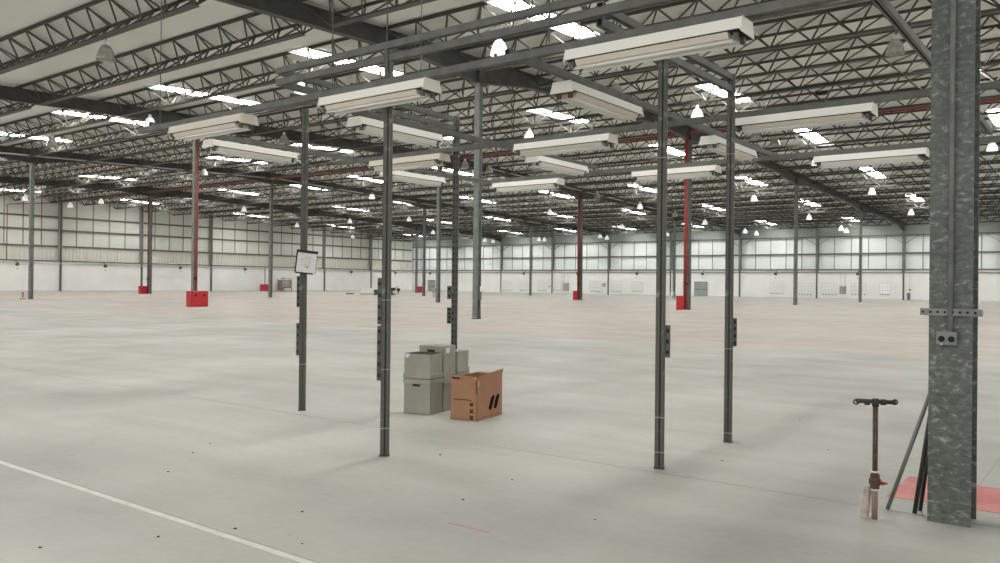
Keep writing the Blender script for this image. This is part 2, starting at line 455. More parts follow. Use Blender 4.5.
# risers, red guards, small boxes on columns
def riser(m, n, dx, dy, top, mname, lab, r=.09):
    e = empty('riser_pipe', (PX(m)+dx, PY(n)+dy, 0), 0, lab, 'pipe', 'red riser pipes')
    MB().tube((0,0,.02), (0,0,top), r, 12).build('pipe', mname, e, smooth=True)
    b = MB()
    for z in (1.55, 1.72): b.tube((0,0,z-.03), (0,0,z+.03), r+.02, 12)
    b.build('flange', 'pipemaroon', e)
    b = MB().tube((0,0,1.63), (.22,-.18,1.63), .03, 8); b.box((.25,-.2,1.63), (.05,.16,.16)); b.build('valve_wheel', 'black', e)
zp = 7.40*H-.12
riser(1, 1, -.06, -.31, zp, 'pipered', 'bright red riser pipe on the column right of centre', .11)
riser(2, 2, -.04, -.33, 6.98*H, 'pipemaroon', 'dark maroon riser pipe covering the column left of the two right posts', .14)
riser(2, 0, .26, -.06, 6.63*H, 'pipered', 'thin red riser on the right side of the column with wide red guard', .06)
riser(4, 1, .02, -.27, zp, 'pipemaroon', 'dark red riser pipe on the far slim column near the left wall', .08)
def guard(cx, cy, ln, dp, ht, lab, holes=True):
    e = empty('column_guard', (cx, cy, 0), 0, lab, 'guard', 'red column guards')
    b = MB(); t = .06
    b.span(dp/2-t, dp/2, -ln/2, ln/2, 0, ht); b.span(-dp/2, dp/2-t, -ln/2, -ln/2+t, 0, ht); b.span(-dp/2, dp/2-t, ln/2-t, ln/2, 0, ht)
    b.span(-dp/2, -dp/2+t, -ln/2+t, ln/2-t, 0, ht); b.build('panel', 'red', e, bevel=.01)
    if holes:
        b = MB()
        for y in (-.25, .30): b.tube((dp/2, y, ht*.74), (dp/2+.012, y, ht*.74), .075, 12)
        b.build('hand_hole', 'slot', e)
        MB().span(-.25, .0, -.10, .06, ht*.94, ht+.01).build('cap', 'paper', e)
guard(PX(2)+.35, PY(0)-.02, 1.10, .5, .90, 'wide bright red steel guard at the foot of the left column, two dark holes')
guard(PX(1)-.14, PY(1)-.80, .90, .17, .88, 'red guard box beside the foot of the column with the bright red riser', False)
guard(PX(2)-.12, PY(2)-.72, .75, .17, .90, 'red guard box beside the foot of the maroon column', False)
guard(PX(4)-.50, PY(1)-.30, 1.25, .5, .86, 'red guard around the foot of the far slim column near the left wall', False)
p = atX(264.8, 291.3, LEFT_X+1.0)
guard(LEFT_X+.95, p.y, 1.25, .6, 1.05, 'red box against the left wall beside a grey column', False)
p = atz(420, 292.6, 0)
guard(p.x, p.y, 1.2, .5, .98, 'small red box near the back left corner of the hall', False)
b = MB().tube((LEFT_X+.75, atX(264.8,291,LEFT_X+.75).y, 1.0), (LEFT_X+.75, atX(264.8,291,LEFT_X+.75).y, 3.6), .05, 8)
tag(b.build('hose_pipe', 'column_dark'), 'thin dark pipe rising above the red box on the left wall', 'pipe')
# switch box on column B
e = empty('switch_box', (PX(1)+.2, PY(0)-.06, 0), 0, 'small dark switch box with pale label on the stout column', 'switch')
MB().box((0,0,1.05), (.14,.12,.45)).build('housing', 'box_grey', e); MB().box((.075,0,1.28), (.012,.10,.22)).build('cover', 'paper', e)
e = empty('cable_box', (PX(2)-.45, PY(1)-12.2, 0), 0, None, None)
COL.objects.unlink(e)
e = empty('socket_pillar', (PX(2)-.5, PY(1)-.2, 0)); COL.objects.unlink(e)

# ---------------------------------------------------------------- wall columns
for i, n in enumerate([3.5,3,2.5,2,1.5,1,.5,0,-.5,-1]):
    e = empty('wall_column', (LEFT_X+.05, PY(n), 0), 0, 'pale green steel wall column on the left wall, %s from the back corner' % ordn(i+1), 'wall column', 'left wall columns')
    b = MB(); z0 = 2.5*H; z1 = zt(n)-.1
    b.span(-.25, .22, -.16, -.13, z0, z1); b.span(-.25, .22, .13, .16, z0, z1); b.build('flange', 'wallcol', e)
    b = MB().span(.0, .02, -.13, .13, z0, z1); b.build('web', 'walldark', e)
    MB().span(.15, .25, -.13, .13, 0, z0).build('lower_shaft', 'walldark', e)
for i, m in enumerate([4.5,4,3.5,3,2.5,2,1.5,1,.5,0,-.5]):
    e = empty('wall_column', (PX(m), BACK_Y-.1, 0), 0, 'grey steel wall column on the back wall, %s from the back left corner' % ordn(i+1), 'wall column', 'back wall columns')
    b = MB(); z0 = 2.3*H; z1 = zt(4)-.12
    b.span(-.16, .16, -.14, -.11, z0, z1); b.span(-.16, .16, .25, .28, z0, z1); b.build('flange', 'column', e)
    MB().span(-.01, .01, -.11, .25, z0, z1).build('web', 'walldark', e)
    MB().span(-.10, .10, -.14, -.08, 0, z0).build('lower_shaft', 'walldark', e)
    b = MB()
    for s in (-1, 1): b.bar((s*.16, .1, 4.75*H), (s*1.9, .1, 5.5*H), .10, .06)
    b.build('knee_brace', 'wallcol', e)

# back wall fittings --------------------------------------------------------------
yb = BACK_Y-.17
wins = [(503,281,512,290),(520,281,528,290),(538,281,547,290),(553,281,563,290),(590,281,601,291),(611,281,622,291),(632,282,643,291),(770,282,784,293),(798,283,812,294),(822,283,837,294),(851,283,866,294),(880,283,890,294)]
for i, (x0,y0,x1,y1) in enumerate(wins):
    p, q = atY(x0, y0, yb), atY(x1, y1, yb); zc = (p.z+q.z)/2; w = q.x-p.x; h = p.z-q.z
    fr = MB(); mid = (p.x+q.x)/2
    for s in (-1, 1): fr.box((mid+s*w/2, yb-.02, zc), (.05, .04, h)); fr.box((mid, yb-.02, zc+s*h/2), (w, .04, .05))
    for k in (1, 2): fr.box((mid, yb-.02, zc-h/2+h*k/3), (w, .03, .04))
    for k in range(1, 4): fr.box((mid-w/2+w*k/4, yb-.02, zc), (.03, .03, h))
    o = fr.build('window_%d' % (i+1), 'louvre'); tag(o, kind='structure')
    MB().box((mid, yb-.0, zc), (w-.04, .03, h-.04)).build('pane', 'pane_bright' if i == 11 else 'pane', o)
    b = MB()
    for k in range(5): b.box((mid-w/2+w*(k+.5)/5, yb-.035, zc-h/2-.1), (.16, .04, .09))
    b.build('vent_grille', 'box_grey', o)
def wallbox(name, x0, y0, x1, y1, lab, cat, conduits=True, mname='cabinet'):
    p, q = atY(x0, y0, yb), atY(x1, y1, yb)
    e = empty(name, ((p.x+q.x)/2, yb-.17, q.z), 0, lab, cat); w = q.x-p.x; h = p.z-q.z
    MB().box((0,0,h/2), (w,.28,h)).build('housing', mname, e, bevel=.02)
    MB().box((0,-.15,h/2), (w*.86,.03,h*.9)).build('door', mname, e); MB().box((w*.3,-.17,h/2), (.05,.03,.14)).build('latch', 'black', e)
    if conduits:
        for s in (-.3, .3): MB().tube((s*w, .09, h), (s*w, .09, 2.2*H-q.z), .05, 8).build('conduit', 'louvre', e)
wallbox('electrical_box', 564, 283, 569, 291, 'grey electrical box with two conduits on the back wall, left of the maroon column', 'electrical box')
wallbox('electrical_box', 840, 286, 846.5, 294, 'grey electrical box with two conduits on the back wall, between the two right far columns', 'electrical box')
wallbox('wall_switchboard', 603, 283, 605.5, 287, 'tiny grey switch panel beside a back wall column', 'switch panel', False)
def dbl_door(x0, y0, x1, lab):
    p, q = atY(x0, y0, yb), atY(x1, y0, yb); w = q.x-p.x; h = p.z
    o = MB().span(p.x-.08, q.x+.08, yb-.03, yb+.05, 0, h+.08).build('door_1' if x0 > 600 else 'door_2', 'girt'); tag(o, kind='structure')
    for s in (-1, 1):
        l = MB().box(((p.x+q.x)/2+s*w/4, yb-.05, h/2), (w/2-.03, .05, h-.02)).build('door_leaf', 'door', o)
        MB().box(((p.x+q.x)/2+s*w/4, yb-.10, h*.48), (w/2-.2, .04, .06)).build('push_bar', 'black', l)
dbl_door(695, 282.2, 707, ''); dbl_door(428.3, 280.5, 435, '')

def floodlight(name, loc, rz, lab, grp):
    e = empty(name, loc, rz, lab, 'light', grp)
    MB().bar((0,0,0), (0,-.45,-.22), .06, .06).build('bracket', 'walldark', e)
    R = Matrix.Rotation(.6, 3, 'X'); MB().box((0,-.55,-.42), (.34,.2,.36), R=R).build('housing', 'walldark', e)
    MB().box((0,-.55,-.95), (.12,.10,.10)).build('sensor', 'walldark', e)
for i in range(8):
    n = 3.75-.5*i
    floodlight('wall_floodlight', (LEFT_X+.38, PY(n), 2.46*H), math.radians(90), 'small dark floodlight bracket under the left wall rail, %s from the corner' % ordn(i+1), 'left wall floodlights')
for i in range(9):
    m = 4.75-.5*i
    floodlight('wall_floodlight', (PX(m), yb-.1, 2.46*H), 0, 'small dark floodlight bracket under the back wall rail, %s from the corner' % ordn(i+1), 'back wall floodlights')
for x, y0, y1, nm in [(568,0,286.6,'joining'),(817,0,289.5,''),(910,0,290,'')]:
    p = atY(x if x != 568 else 549.5, y1, yb)
    e = empty('pull_switch', (p.x, yb-.05, p.z), 0, 'small dark wall socket on a thin conduit'+{568:', left of the maroon column',817:', beside a wall column right of centre',910:', just left of the near galvanised column'}[x], 'socket', 'wall sockets')
    MB().box((0,-.04,0), (.2,.1,.2)).build('housing', 'walldark', e); MB().tube((0,0,.1), (0,0,2.5*H-p.z), .02, 6).build('conduit', 'louvre', e)
# things against the left wall and on the far floor
p, q = atX(279.5, 291.5, LEFT_X+1.2), atX(290, 291.5, LEFT_X+1.2)
e = empty('storage_cage', (LEFT_X+1.2, (p.y+q.y)/2, 0), 0, 'brown and grey storage cage against the left wall behind the column', 'cage'); w = q.y-p.y
b = MB()
for s in (-1, 1):
    for t in (-.4, .4): b.box((t, s*w/2, 1.0), (.07,.07,2.0))
for z in (.15, 1.0, 1.9): b.box((.4, 0, z), (.05, w, .07))
b.build('frame', 'brown', e)
MB().span(-.36, .33, -w/2+.05, w/2-.05, .15, 1.75).build('load', 'brown', e)
MB().span(.33, .39, -w/2+.3, w/2-.5, .7, 1.6).build('panel', 'cabinet', e)
MB().box((.1, w*.1, 2.02), (.7, w*.6, .22)).build('cover', 'louvre', e)
MB().span(.34, .42, -w/2+.6, w/2-.2, .18, .45).build('skid', 'paper', e)
p = atz(367.5, 294.2, 0); e = empty('covered_machine', (p.x, p.y, 0), math.radians(52), 'low white box standing on the far floor behind the front post', 'box')
MB().box((0,0,.42), (1.95,.9,.7)).build('body', 'white', e, bevel=.03); MB().box((0,0,.05), (1.8,.8,.1)).build('skid', 'black', e)
p = atz(376, 295, 0); e = empty('machine', (p.x, p.y, 0), math.radians(50), 'small grey machine beside the low white box on the far floor', 'machine')
MB().box((0,0,.35), (.5,.5,.6)).build('body', 'box_grey', e); MB().box((0,-.27,.5), (.35,.05,.15)).build('vent', 'black', e); MB().box((0,0,.03), (.56,.56,.05)).build('base', 'black', e)
p = atz(392.5, 295, 0); e = empty('cleaning_machine', (p.x, p.y, 0), math.radians(35), 'dark machine on the far floor just right of the front post', 'machine')
MB().box((0,0,.72), (.75,.5,.35)).build('hopper', 'black', e); MB().box((-.1,0,.3), (.3,.35,.5)).build('body', 'box_grey', e); MB().box((.1,0,.08), (.5,.4,.14)).build('base', 'black', e)
b = MB(); b.bar((.3,0,.85),(.62,0,1.05),.05,.05); b.build('handle', 'black', e)
p = atz(398.3, 293.8, 0); e = empty('floor_fan', (p.x, p.y, 0), math.radians(35), 'tiny dark round fan on a stand right of the dark machine', 'fan')
MB().tube((0,-.1,.55), (0,.1,.55), .25, 14).build('fan_head', 'black', e); MB().box((0,0,.17),(.12,.1,.32)).build('stand', 'box_grey', e); MB().box((0,0,.02),(.4,.3,.03)).build('base', 'box_grey', e)
p = atz(352, 294.3, 0); e = empty('rubble_heap', (p.x, p.y, 0), math.radians(50), 'low brown heap of scrap on the far floor left of the white box', 'scrap')
b = MB()
for i in range(9): b.box((random.uniform(-.6,.6), random.uniform(-.3,.3), .07), (.3,.22,.14), random.random()*3)
b.build('scrap', 'brown', e); 
p = atz(433.8, 297.4, 0); e = empty('pedestal_box', (p.x, p.y, 0), math.radians(40), 'small grey box on a pedestal beside the far column behind the rear post', 'box')
MB().box((0,0,.75),(.42,.3,.45)).build('housing', 'cabinet', e); MB().box((0,0,.27),(.1,.1,.52)).build('stand', 'conduit', e); MB().box((0,0,.01),(.4,.3,.02)).build('base','conduit',e)
p = atz(22.8, 299.2, 0); e = empty('barrier_post', (p.x, p.y, 0), 0, 'thin pale barrier post with pinkish sleeve left of the far left column', 'post')
MB().tube((0,0,.03),(0,0,1.45),.025,8).build('pole','paper',e); MB().tube((0,0,.12),(0,0,.55),.05,8).build('sleeve','pipered',e); MB().tube((0,0,0),(0,0,.05),.2,14).build('base','box_grey',e)
MB().bar((-.2,.15,1.42),(.2,-.15,1.42),.03,.03).build('arm','paper',e)
p = atY(908.5, 300.8, yb-.5); e = empty('litter_bin', (p.x, p.y, 0), 0, 'small grey-green bin against the back wall left of the galvanised column', 'bin')
MB().lathe([(.18,0),(.21,.75),(.22,.78)], n=14, cap=True).build('body','column',e); MB().lathe([(.23,.78),(.2,.86),(.05,.92)], n=14, cap=True).build('lid','column_dark',e)
p = atz(672, 298, 0); e = empty('hose_stand', (PX(2)+.0, PY(3)-.55, 0), 0, 'pale stand with a sloping pipe at the foot of a far column', 'stand')
for s in (-.22, .22): MB().bar((s,0,0),(s*.4,0,1.0),.06,.06).build('leg','paper',e)
MB().bar((0,0,.95),(.75,-.3,.25),.07,.07).build('pipe','conduit',e)

# ---------------------------------------------------------------- pipes and conduits under the roof
e = empty('sprinkler_main', (0, PY(.985), 7.40*H), 0, 'long red fire main pipe crossing the whole roof below the joists', 'pipe')
MB().tube((LEFT_X+.6,0,0), (X1-2,0,0), .085, 12).build('pipe', 'pipered', e, smooth=True)
xx = LEFT_X+6
while xx < X1-3: MB().tube((xx-.06,0,0),(xx+.06,0,0),.12,12).build('coupling', 'pipemaroon', e); xx += 9
b = MB().tube((PX(2)+.2, PY(0)-.06, 6.64*H), (PX(2)+.2, PY(1)+.05, 6.64*H), .065, 10)
b.tube((PX(2)+.2, PY(1)+.0, 6.64*H), (PX(2)+.2, PY(1)+.0, 7.36*H), .065, 10)
tag(b.build('branch_pipe', 'pipered', smooth=True), 'red branch pipe running from the guarded left column towards the back', 'pipe')
b = MB().tube((LEFT_X+.6, PY(.70), 2.5*H), (LEFT_X+.6, PY(.70), 6.9*H), .05, 10).tube((LEFT_X+.6, PY(.70), 6.9*H), (LEFT_X+.6, PY(.985), 7.36*H), .05, 10)
tag(b.build('wall_riser', 'pipered', smooth=True), 'thin red riser on the left wall near the left edge', 'pipe')
def along_v(m, n0, n1, off, r, nm, lab):
    b = MB(); ns = sorted({n0, 1.0, n1}) if n0 < 1 < n1 else [n0, n1]
    for a, c in zip(ns, ns[1:]): b.tube((PX(m), PY(a), zt(a)+off*H), (PX(m), PY(c), zt(c)+off*H), r, 10)
    tag(b.build('roof_conduit', nm, smooth=True), lab, 'conduit', 'roof conduits')
along_v(2.955, -1.2, 3.98, -.50, .055, 'conduit', 'long pale conduit under the joists beside the third girder line')
along_v(1.93, 1.2, 3.98, -.50, .045, 'conduit', 'pale conduit under the joists beside the fourth girder line')

p = atroof(822, 93, -.93)
e = empty('junction_box', p, 0, 'small black box hanging below a joist above the long light at upper right', 'box')
MB().box((0,0,0), (.55,.14,.16)).build('housing', 'black', e); MB().tube((0,0,.08),(0,0,.3),.012,6).build('hanger', 'black', e); MB().box((0,0,-.09), (.3,.1,.02)).build('cover', 'black', e)
# ---------------------------------------------------------------- bell lamps
def bell(nm, name='bell_lamp'):
    e = empty(name)
    MB().lathe([(.08,.24),(.14,.22),(.20,.14),(.26,.0),(.305,-.14),(.33,-.26),(.335,-.30),(.325,-.30),(.315,-.25),(.29,-.14),(.245,.0),(.19,.12),(.10,.2)], n=22).build('shade', nm, e, smooth=True)
    MB().tube((0,0,.22),(0,0,.40),.085,14).build('ballast_housing', 'white', e, smooth=True)
    MB().lathe([(.0,.05),(.06,.0),(.07,-.1),(.05,-.2),(.0,-.24)], n=12).build('bulb', 'tube', e, smooth=True)
    MB().tube((0,0,.40),(0,0,1.05),.015,6).build('hanger_rod', 'column_dark', e)
    return e
pw, pg = remember(bell('lampwhite')), remember(bell('lampgrey'))
LP = [(106,52,1),(150,122,0),(499,47,0),(616,89,1),(697,113,0),(895,46,1),(816,161,0),(753,156,1),(872,191,0),(911,212,0),(809,217,0),(841,228,0),(851,232,0),(760,234,0),(754,198,0),(992,146,0),(775,141,1),(756,134,1),
 (529,135,0),(597,195,1),(640,206,0),(550,212,0),(705,222,0),(675,214,1),(600,236,0),(616,239,0),(556,241,0),(539,239,0),(502,242,0),(745,231,0),(667,234,0),(622,226,0),(734,187,1),
 (284,139,1),(372,196,0),(350,221,0),(409,219,0),(433,232,0),(297,225,0),(337,237,0),(465,164,1),(489,169,1),(434,117,1),(485,240,0),(52,142,1),(25,198,0),(101,201,0),(59,206,0),(244,209,0),(301,88,0),(204,172,1)]
used = {}; usedw = usedg = False
for x, y, g in LP:
    p = atroof(x, y, -.70*H)
    p.y = min(p.y, BACK_Y-1.2); p.x = max(p.x, LEFT_X+1.5)
    n = NY(p.y); m = ((-p.x/H)-.576)/14.025
    src = pg if g else pw
    if g and not usedg: c, usedg = src, True
    elif not g and not usedw: c, usedw = src, True
    else: c = copy_tree(src)
    c.location = (p.x, p.y, zt(n)-.70*H)
    bay = 5-math.floor(m); row = min(26, 21-round((n+.03)/.192))
    key = (bay, row); used[key] = used.get(key, 0)+1
    extra = '' if used[key] == 1 else ', right-hand one'
    tag(c, '%s bell lamp, %s joist row from back, roof bay %s%s' % ('grey' if g else 'white', ordn(max(1,row)), fromleft(bay), extra), 'lamp', 'bell lamps under the roof')

# ---------------------------------------------------------------- light frame: posts, rails, fixtures
ZR = 2.13*H; Q = .813
def rail(p, q, lab, name='support_rail', w=.045, h=.055):
    p, q = Vector(p), Vector(q); d = (q-p).normalized(); s = d.cross(Vector((0,0,1)))
    e = empty(name, p, 0, lab, 'rail', 'steel rails of the light frame')
    o = Vector((0,0,0)); r = q-p
    b = MB(); b.bar(o+Vector((0,0,h/2)), r+Vector((0,0,h/2)), w, .006)
    for k in (-1, 1): b.bar(o+s*k*w/2, r+s*k*w/2, .006, h); b.bar(o+s*k*(w/2-.008)-Vector((0,0,h/2)), r+s*k*(w/2-.008)-Vector((0,0,h/2)), .016, .006)
    b.build('channel', 'rail', e)
    L = r.length; k = .3
    while k < L: MB().tube(d*k+Vector((0,0,h/2)), d*k+Vector((0,0,h/2+.03)), .012, 8).build('fixing_bolt', 'column_dark', e); k += 1.6
def g(a, b, z=ZR): return (-a*H, b*H, z)
rail(g(7.32*Q,4.06*Q), g(-1.2,4.06*Q), 'long rail over the near row of lights, crossing the frame top from left to right')
rail(g(7.30*Q,6.47*Q,ZR-.004), g(-1.2,6.47*Q,ZR-.004), 'long rail over the middle row of lights, crossing from left to right')
rail(g(6.85*Q,8.80*Q), g(-1.2,8.80*Q), 'long rail over the far row of lights, crossing from left to right')
for a, lab, b0, b1 in [(7.25,'leftmost',4.12,9.5),(5.20,'second',4.12,8.76),(3.09,'third',4.12,9.3),(.99,'rightmost',1.6,8.76)]:
    rail(g(a*Q,b0*Q,ZR+.075), g(a*Q,b1*Q,ZR+.075), '%s of the four rails running away from the camera over the light frame' % lab)
z1, z2 = 2.375*H, 2.300*H
for z, t in ((z1,'upper'),(z2,'lower')):
    rail(g(4.42,3.39,z), g(.2,3.39,z), '%s rail of the double front beam of the frame, above the front post' % t)
    rail(g(4.42,3.43,z), g(4.48,5.24,z), '%s rail of the double left side beam ending at the rear post' % t)
    rail(g(2.02,3.43,z-.05), g(2.02,5.08,z-.05), '%s rail of the double right side beam ending at the right rear post' % t)

def post(a, b, top, lab, strips=(), ties=(), side=-1, slots=False, rz=0.0, scuff=True):
    e = empty('frame_post', (-a*H, b*H, 0), rz, lab, 'post', 'posts of the light frame')
    w = .072; t = .005; m = MB()
    for s in (-1, 1):                    # two channels back to back with lips
        m.span(s*.006, s*w/2, -w/2, -w/2+t, 0.012, top) if s > 0 else m.span(-w/2, -.006, -w/2, -w/2+t, .012, top)
        m.box((s*w/2, 0, (top+.012)/2), (t, w, top-.012))
        m.box((s*w/4, w/2, (top+.012)/2), (w/2, t, top-.012))
    m.box((0, -.005, (top+.012)/2), (w, t, top-.012))
    m.build('shaft', 'post', e)
    b_ = MB().box((0,0,.004), (.088,.088,.008)); b_.build('foot_plate', 'column_dark', e)
    if slots:
        b2 = MB(); z = .3
        while z < top-.1: b2.box((-.019, -w/2-.004, z), (.014,.004,.03)); b2.box((.0195,-w/2-.004,z+.0), (.008,.004,.03)); z += .075
        b2.build('slot_row', 'slot', e)
    for z0, z1_, wd, holes in strips:
        x = side*(w/2+wd/2+.003)
        s_ = MB().box((x, -.01, (z0+z1_)/2), (wd, .045, z1_-z0)).build('socket_strip', 'box_grey', e, bevel=.004)
        for i in range(holes):
            z = z0+(z1_-z0)*(i+.5)/holes; MB().box((x, -.036, z), (wd*.55, .006, min(.03,(z1_-z0)/holes*.45))).build('socket', 'slot', s_)
    for z in ties: MB().box((0,0,z), (w+.006, w+.006, .005)).build('cable_tie', 'conduit', e)
    return e
ey = [math.atan2(a, b) for a, b in ((5.09,4.17),(3.40,3.39),(4.53,5.27),(2.02,4.12),(2.02,5.08))]
post(5.09, 4.17, 2.345*H, 'left dark steel post carrying the clipboard sheet', strips=[(.804*H,1.045*H,.035,5),(.429*H,.679*H,.035,4)], ties=(.36*H,), rz=ey[0]*.9)
post(3.40, 3.39, z1-.04, 'dark steel post in front, left of the stacked boxes', strips=[(.76*H,1.027*H,.035,4),(.435*H,.75*H,.035,5)], ties=(.16*H,.5*H,.9*H), rz=ey[1]*.9)
post(4.505, 5.30, z1+.05, 'slotted dark post rising behind the grey archive boxes', strips=[(.868*H,.979*H,.055,2),(.66*H,.797*H,.055,4)], ties=(1.5*H,), slots=True, rz=ey[2]*.9)
post(2.02, 4.12, 2.36*H, 'tallest looking dark post right of centre, white scuffs on its upper part', strips=[(.608*H,.784*H,.04,3)], ties=(.09*H,.28*H,1.7*H), side=1, rz=ey[3]*.9)
post(2.02, 5.10, z1-.02, 'dark post right of centre standing behind the taller looking one', strips=[(.616*H,.796*H,.035,4)], ties=(.06*H,.6*H,1.85*H), side=1, rz=ey[4]*.9)

# thin hanger rods to the roof
for x, y, zr, lab in [(549,47,ZR,'thin hanger rod above the near rail, right of the stout column'),(387,56,z1,'thin hanger rod above the front post'),(532,20,z1,'thin hanger rod on the front double beam'),(332,100,ZR,'thin hanger rod above the left post'),(160,128,ZR,'thin hanger rod at the left end of the near rail'),(420,155,ZR,'thin hanger rod on the middle rail behind the front post')]:
    p = atz(x, y, zr); b = MB().tube((0,0,.03), (0,0,zt(NY(p.y))-zr), .006, 6)
    tag(b.build('hanger_rod', 'column_dark', loc=(p.x,p.y,zr)), lab, 'hanger rod', 'hanger rods')

# fluorescent fixtures
def fixture(L, mw, mi, rusty=False):
    e = empty('hanging_tube_light')
    b = MB()                             # sloping upper housing, thin dark strip painting the shade under its lip, shallow lower tray with the two tubes
    b.prism([(-.105,-.076),(-.086,0),(.086,0),(.105,-.076)], (-L/2+.004,0,0), (0,1,0), (0,0,1), (L-.008,0,0)); b.build('housing', mw, e)
    for s in (-1, 1): MB().prism([(-.118,-.095),(-.089,.003),(.089,.003),(.118,-.095)], (s*(L/2-.002)-.002,0,0), (0,1,0), (0,0,1), (.004,0,0)).build('end_plate', mw, e)
    MB().box((0,0,-.081), (L-.04,.194,.010)).build('lip_shade', 'rust' if rusty else 'slot', e)
    MB().prism([(-.104,-.086),(-.084,-.122),(-.03,-.128),(.03,-.128),(.084,-.122),(.104,-.086)], (-L/2+.09,0,0), (0,1,0), (0,0,1), (L-.18,0,0)).build('tray', mi, e)
    for s in (-1, 1):
        MB().tube((-L/2+.05, s*.052, -.130), (L/2-.05, s*.052, -.130), .012, 10).build('tube', 'tube', e, smooth=True)
        for q in (-1, 1): MB().box((q*(L/2-.05), s*.058, -.112), (.026,.036,.05)).build('lamp_holder', 'rust' if rusty else 'box_grey', e)
    return e
protos = {}
def place_fixture(key, a, b, along, lab, mats, rusty=False):
    L = 1.28
    if key not in protos: protos[key] = remember(fixture(L, *mats, rusty)); c = protos[key]
    else: c = copy_tree(protos[key])
    a, b = a*Q, b*Q
    c.location = (-a*H, b*H, ZR-.045 if along == 'u' else ZR+.02); c.rotation_euler = (0,0,0 if along == 'u' else math.pi/2)
    tag(c, lab, 'light fixture', 'twin-tube lights on the frame')
wm = ('white_metal','white_metal'); tm = ('tan_metal','tan_metal'); hm = ('white_metal','tan_metal')
place_fixture('h', 4.19, 4.06, 'u', 'cream twin-tube light under the near rail, between the left and front posts', hm)
place_fixture('h', 2.05, 4.06, 'u', 'largest twin-tube light, directly above the taller right-hand post', hm)
place_fixture('t', 6.18, 4.06, 'u', 'tan twin-tube light at the left end of the near rail, above the red-guarded column', tm)
place_fixture('w', 7.27, 5.26, 'v', 'white twin-tube light pointing away, left of the clipboard post', wm)
place_fixture('w', 5.22, 5.32, 'v', 'white twin-tube light pointing away, just behind the top of the front post', wm)
place_fixture('t', 6.18, 6.47, 'u', 'pinkish tan twin-tube light between the front post and the slotted post', tm, )
place_fixture('w', 7.30, 7.75, 'v', 'lowest white twin-tube light between the front post and the slotted post', wm)
place_fixture('r', 3.11, 5.30, 'v', 'rust-stained twin-tube light pointing away, left of the taller right-hand post', hm, True)
place_fixture('h', 4.18, 6.47, 'u', 'white twin-tube light under the middle rail, right of the stout column', hm)
place_fixture('w', 5.15, 7.85, 'v', 'slanting white twin-tube light between the two right of the stout column', wm)
place_fixture('w', 6.25, 8.80, 'u', 'lowest small white twin-tube light right of the stout column', wm)
place_fixture('w', 4.15, 8.80, 'u', 'white twin-tube light seen between the two right-hand posts', wm)
place_fixture('h', 3.11, 7.82, 'v', 'slanting white twin-tube light crossing behind the right rear post', hm)
place_fixture('h', 1.99, 6.47, 'u', 'long white twin-tube light under the middle rail, right of the right rear post', hm)
place_fixture('w', 2.04, 8.80, 'u', 'white twin-tube light touching the left edge of the galvanised column', wm)

# clipboard sheet on the left post
pc = Vector((-5.09*H, 4.17*H, 1.155*H)); rz = ey[0]
e = empty('clipboard_sheet', (-5.000*H, 4.118*H, 1.150*H), rz, 'white notice sheet with black clip bar hung on the left post', 'sign')
e.rotation_euler = (0, math.radians(6), rz)
MB().box((0,0,0), (.235,.006,.245)).build('board', 'slot', e)
MB().box((.006,-.006,-.006), (.215,.003,.225)).build('sheet', 'paper', e)
MB().box((.004,-.010,.125), (.24,.014,.026)).build('clip_bar', 'black', e)
MB().box((-.01,-.008,-.128), (.20,.010,.014)).build('lower_bar', 'black', e)
b = MB()
for r in range(6):
    for c in range(3):
        if random.random() < .75: b.box((-.045+c*.04, -.0085, .06-r*.022), (.025,.001,.004))
b.box((.02,-.0085,-.055), (.014,.001,.022)); b.box((-.055,-.0085,.088), (.01,.001,.008))
b.build('writing', 'box_grey', e)

# ---------------------------------------------------------------- archive boxes and the cardboard box
def archive_box(name, loc, rz, w, d, h, lab, lid='bottom', handle=True, tear=False, sticker=None):
    e = empty(name, loc, rz, lab, 'box', 'grey archive boxes')
    MB().box((0,0,h/2), (w,d,h-.004)).build('body', 'archive', e, bevel=.004)
    z = .03 if lid == 'bottom' else h-.03
    MB().box((0,0,z), (w+.018,d+.018,.055)).build('lid', 'archive', e, bevel=.003)
    if handle:
        MB().box((-w*.02,-d/2-.002,h*.86 if lid == 'bottom' else h-.075), (.10,.004,.026)).build('hand_hole', 'archive_in', e, bevel=0)
    if tear:
        MB().prism([(0,0),(.075,0),(.05,-.045),(.02,-.05)], (-w/2+.005,-d/2-.003,h-.004), (1,0,0), (0,0,1), (0,.002,0)).build('torn_corner', 'label', e)
        MB().box((0,0,h-.001), (w-.01,d-.01,.006)).build('open_edge', 'archive_in', e)
    if sticker: MB().box(sticker[0], sticker[1]).build('label_sticker', 'label', e)
    return e
P0 = Vector((-6.255,6.945,0)); P1 = Vector((-6.60,6.885,0)); P2 = Vector((-6.33,7.215,0))
ang = math.atan2(P0.y-P1.y, P0.x-P1.x); w1 = .355; d1 = .275
def corner_box(corner, ang, w, d):       # centre of a box whose near right corner sits at corner
    R = Matrix.Rotation(ang, 3, 'Z'); return corner+R@Vector((-w/2, d/2, 0))
c1 = corner_box(P0, ang, w1, d1)
archive_box('archive_box', (c1.x,c1.y,0), ang, w1, d1, .405, 'lower grey archive box of the front left stack, dark hand hole', lid='none_', handle=True)
archive_box('archive_box', (c1.x-.004,c1.y,.407), ang, w1-.006, d1-.006, .282, 'upper grey box of the front left stack, torn white corner', handle=False, tear=True)
R_ = Matrix.Rotation(ang, 3, 'Z'); dv = R_@Vector((0,1,0)); rv = R_@Vector((1,0,0))
K2 = P0+dv*.290+rv*.008; c2 = corner_box(K2, ang, .36, .28)
archive_box('archive_box', (c2.x,c2.y,0), ang, .35, .27, .325, 'lower grey archive box of the middle stack, mostly hidden by its neighbours', lid='none_', handle=False)
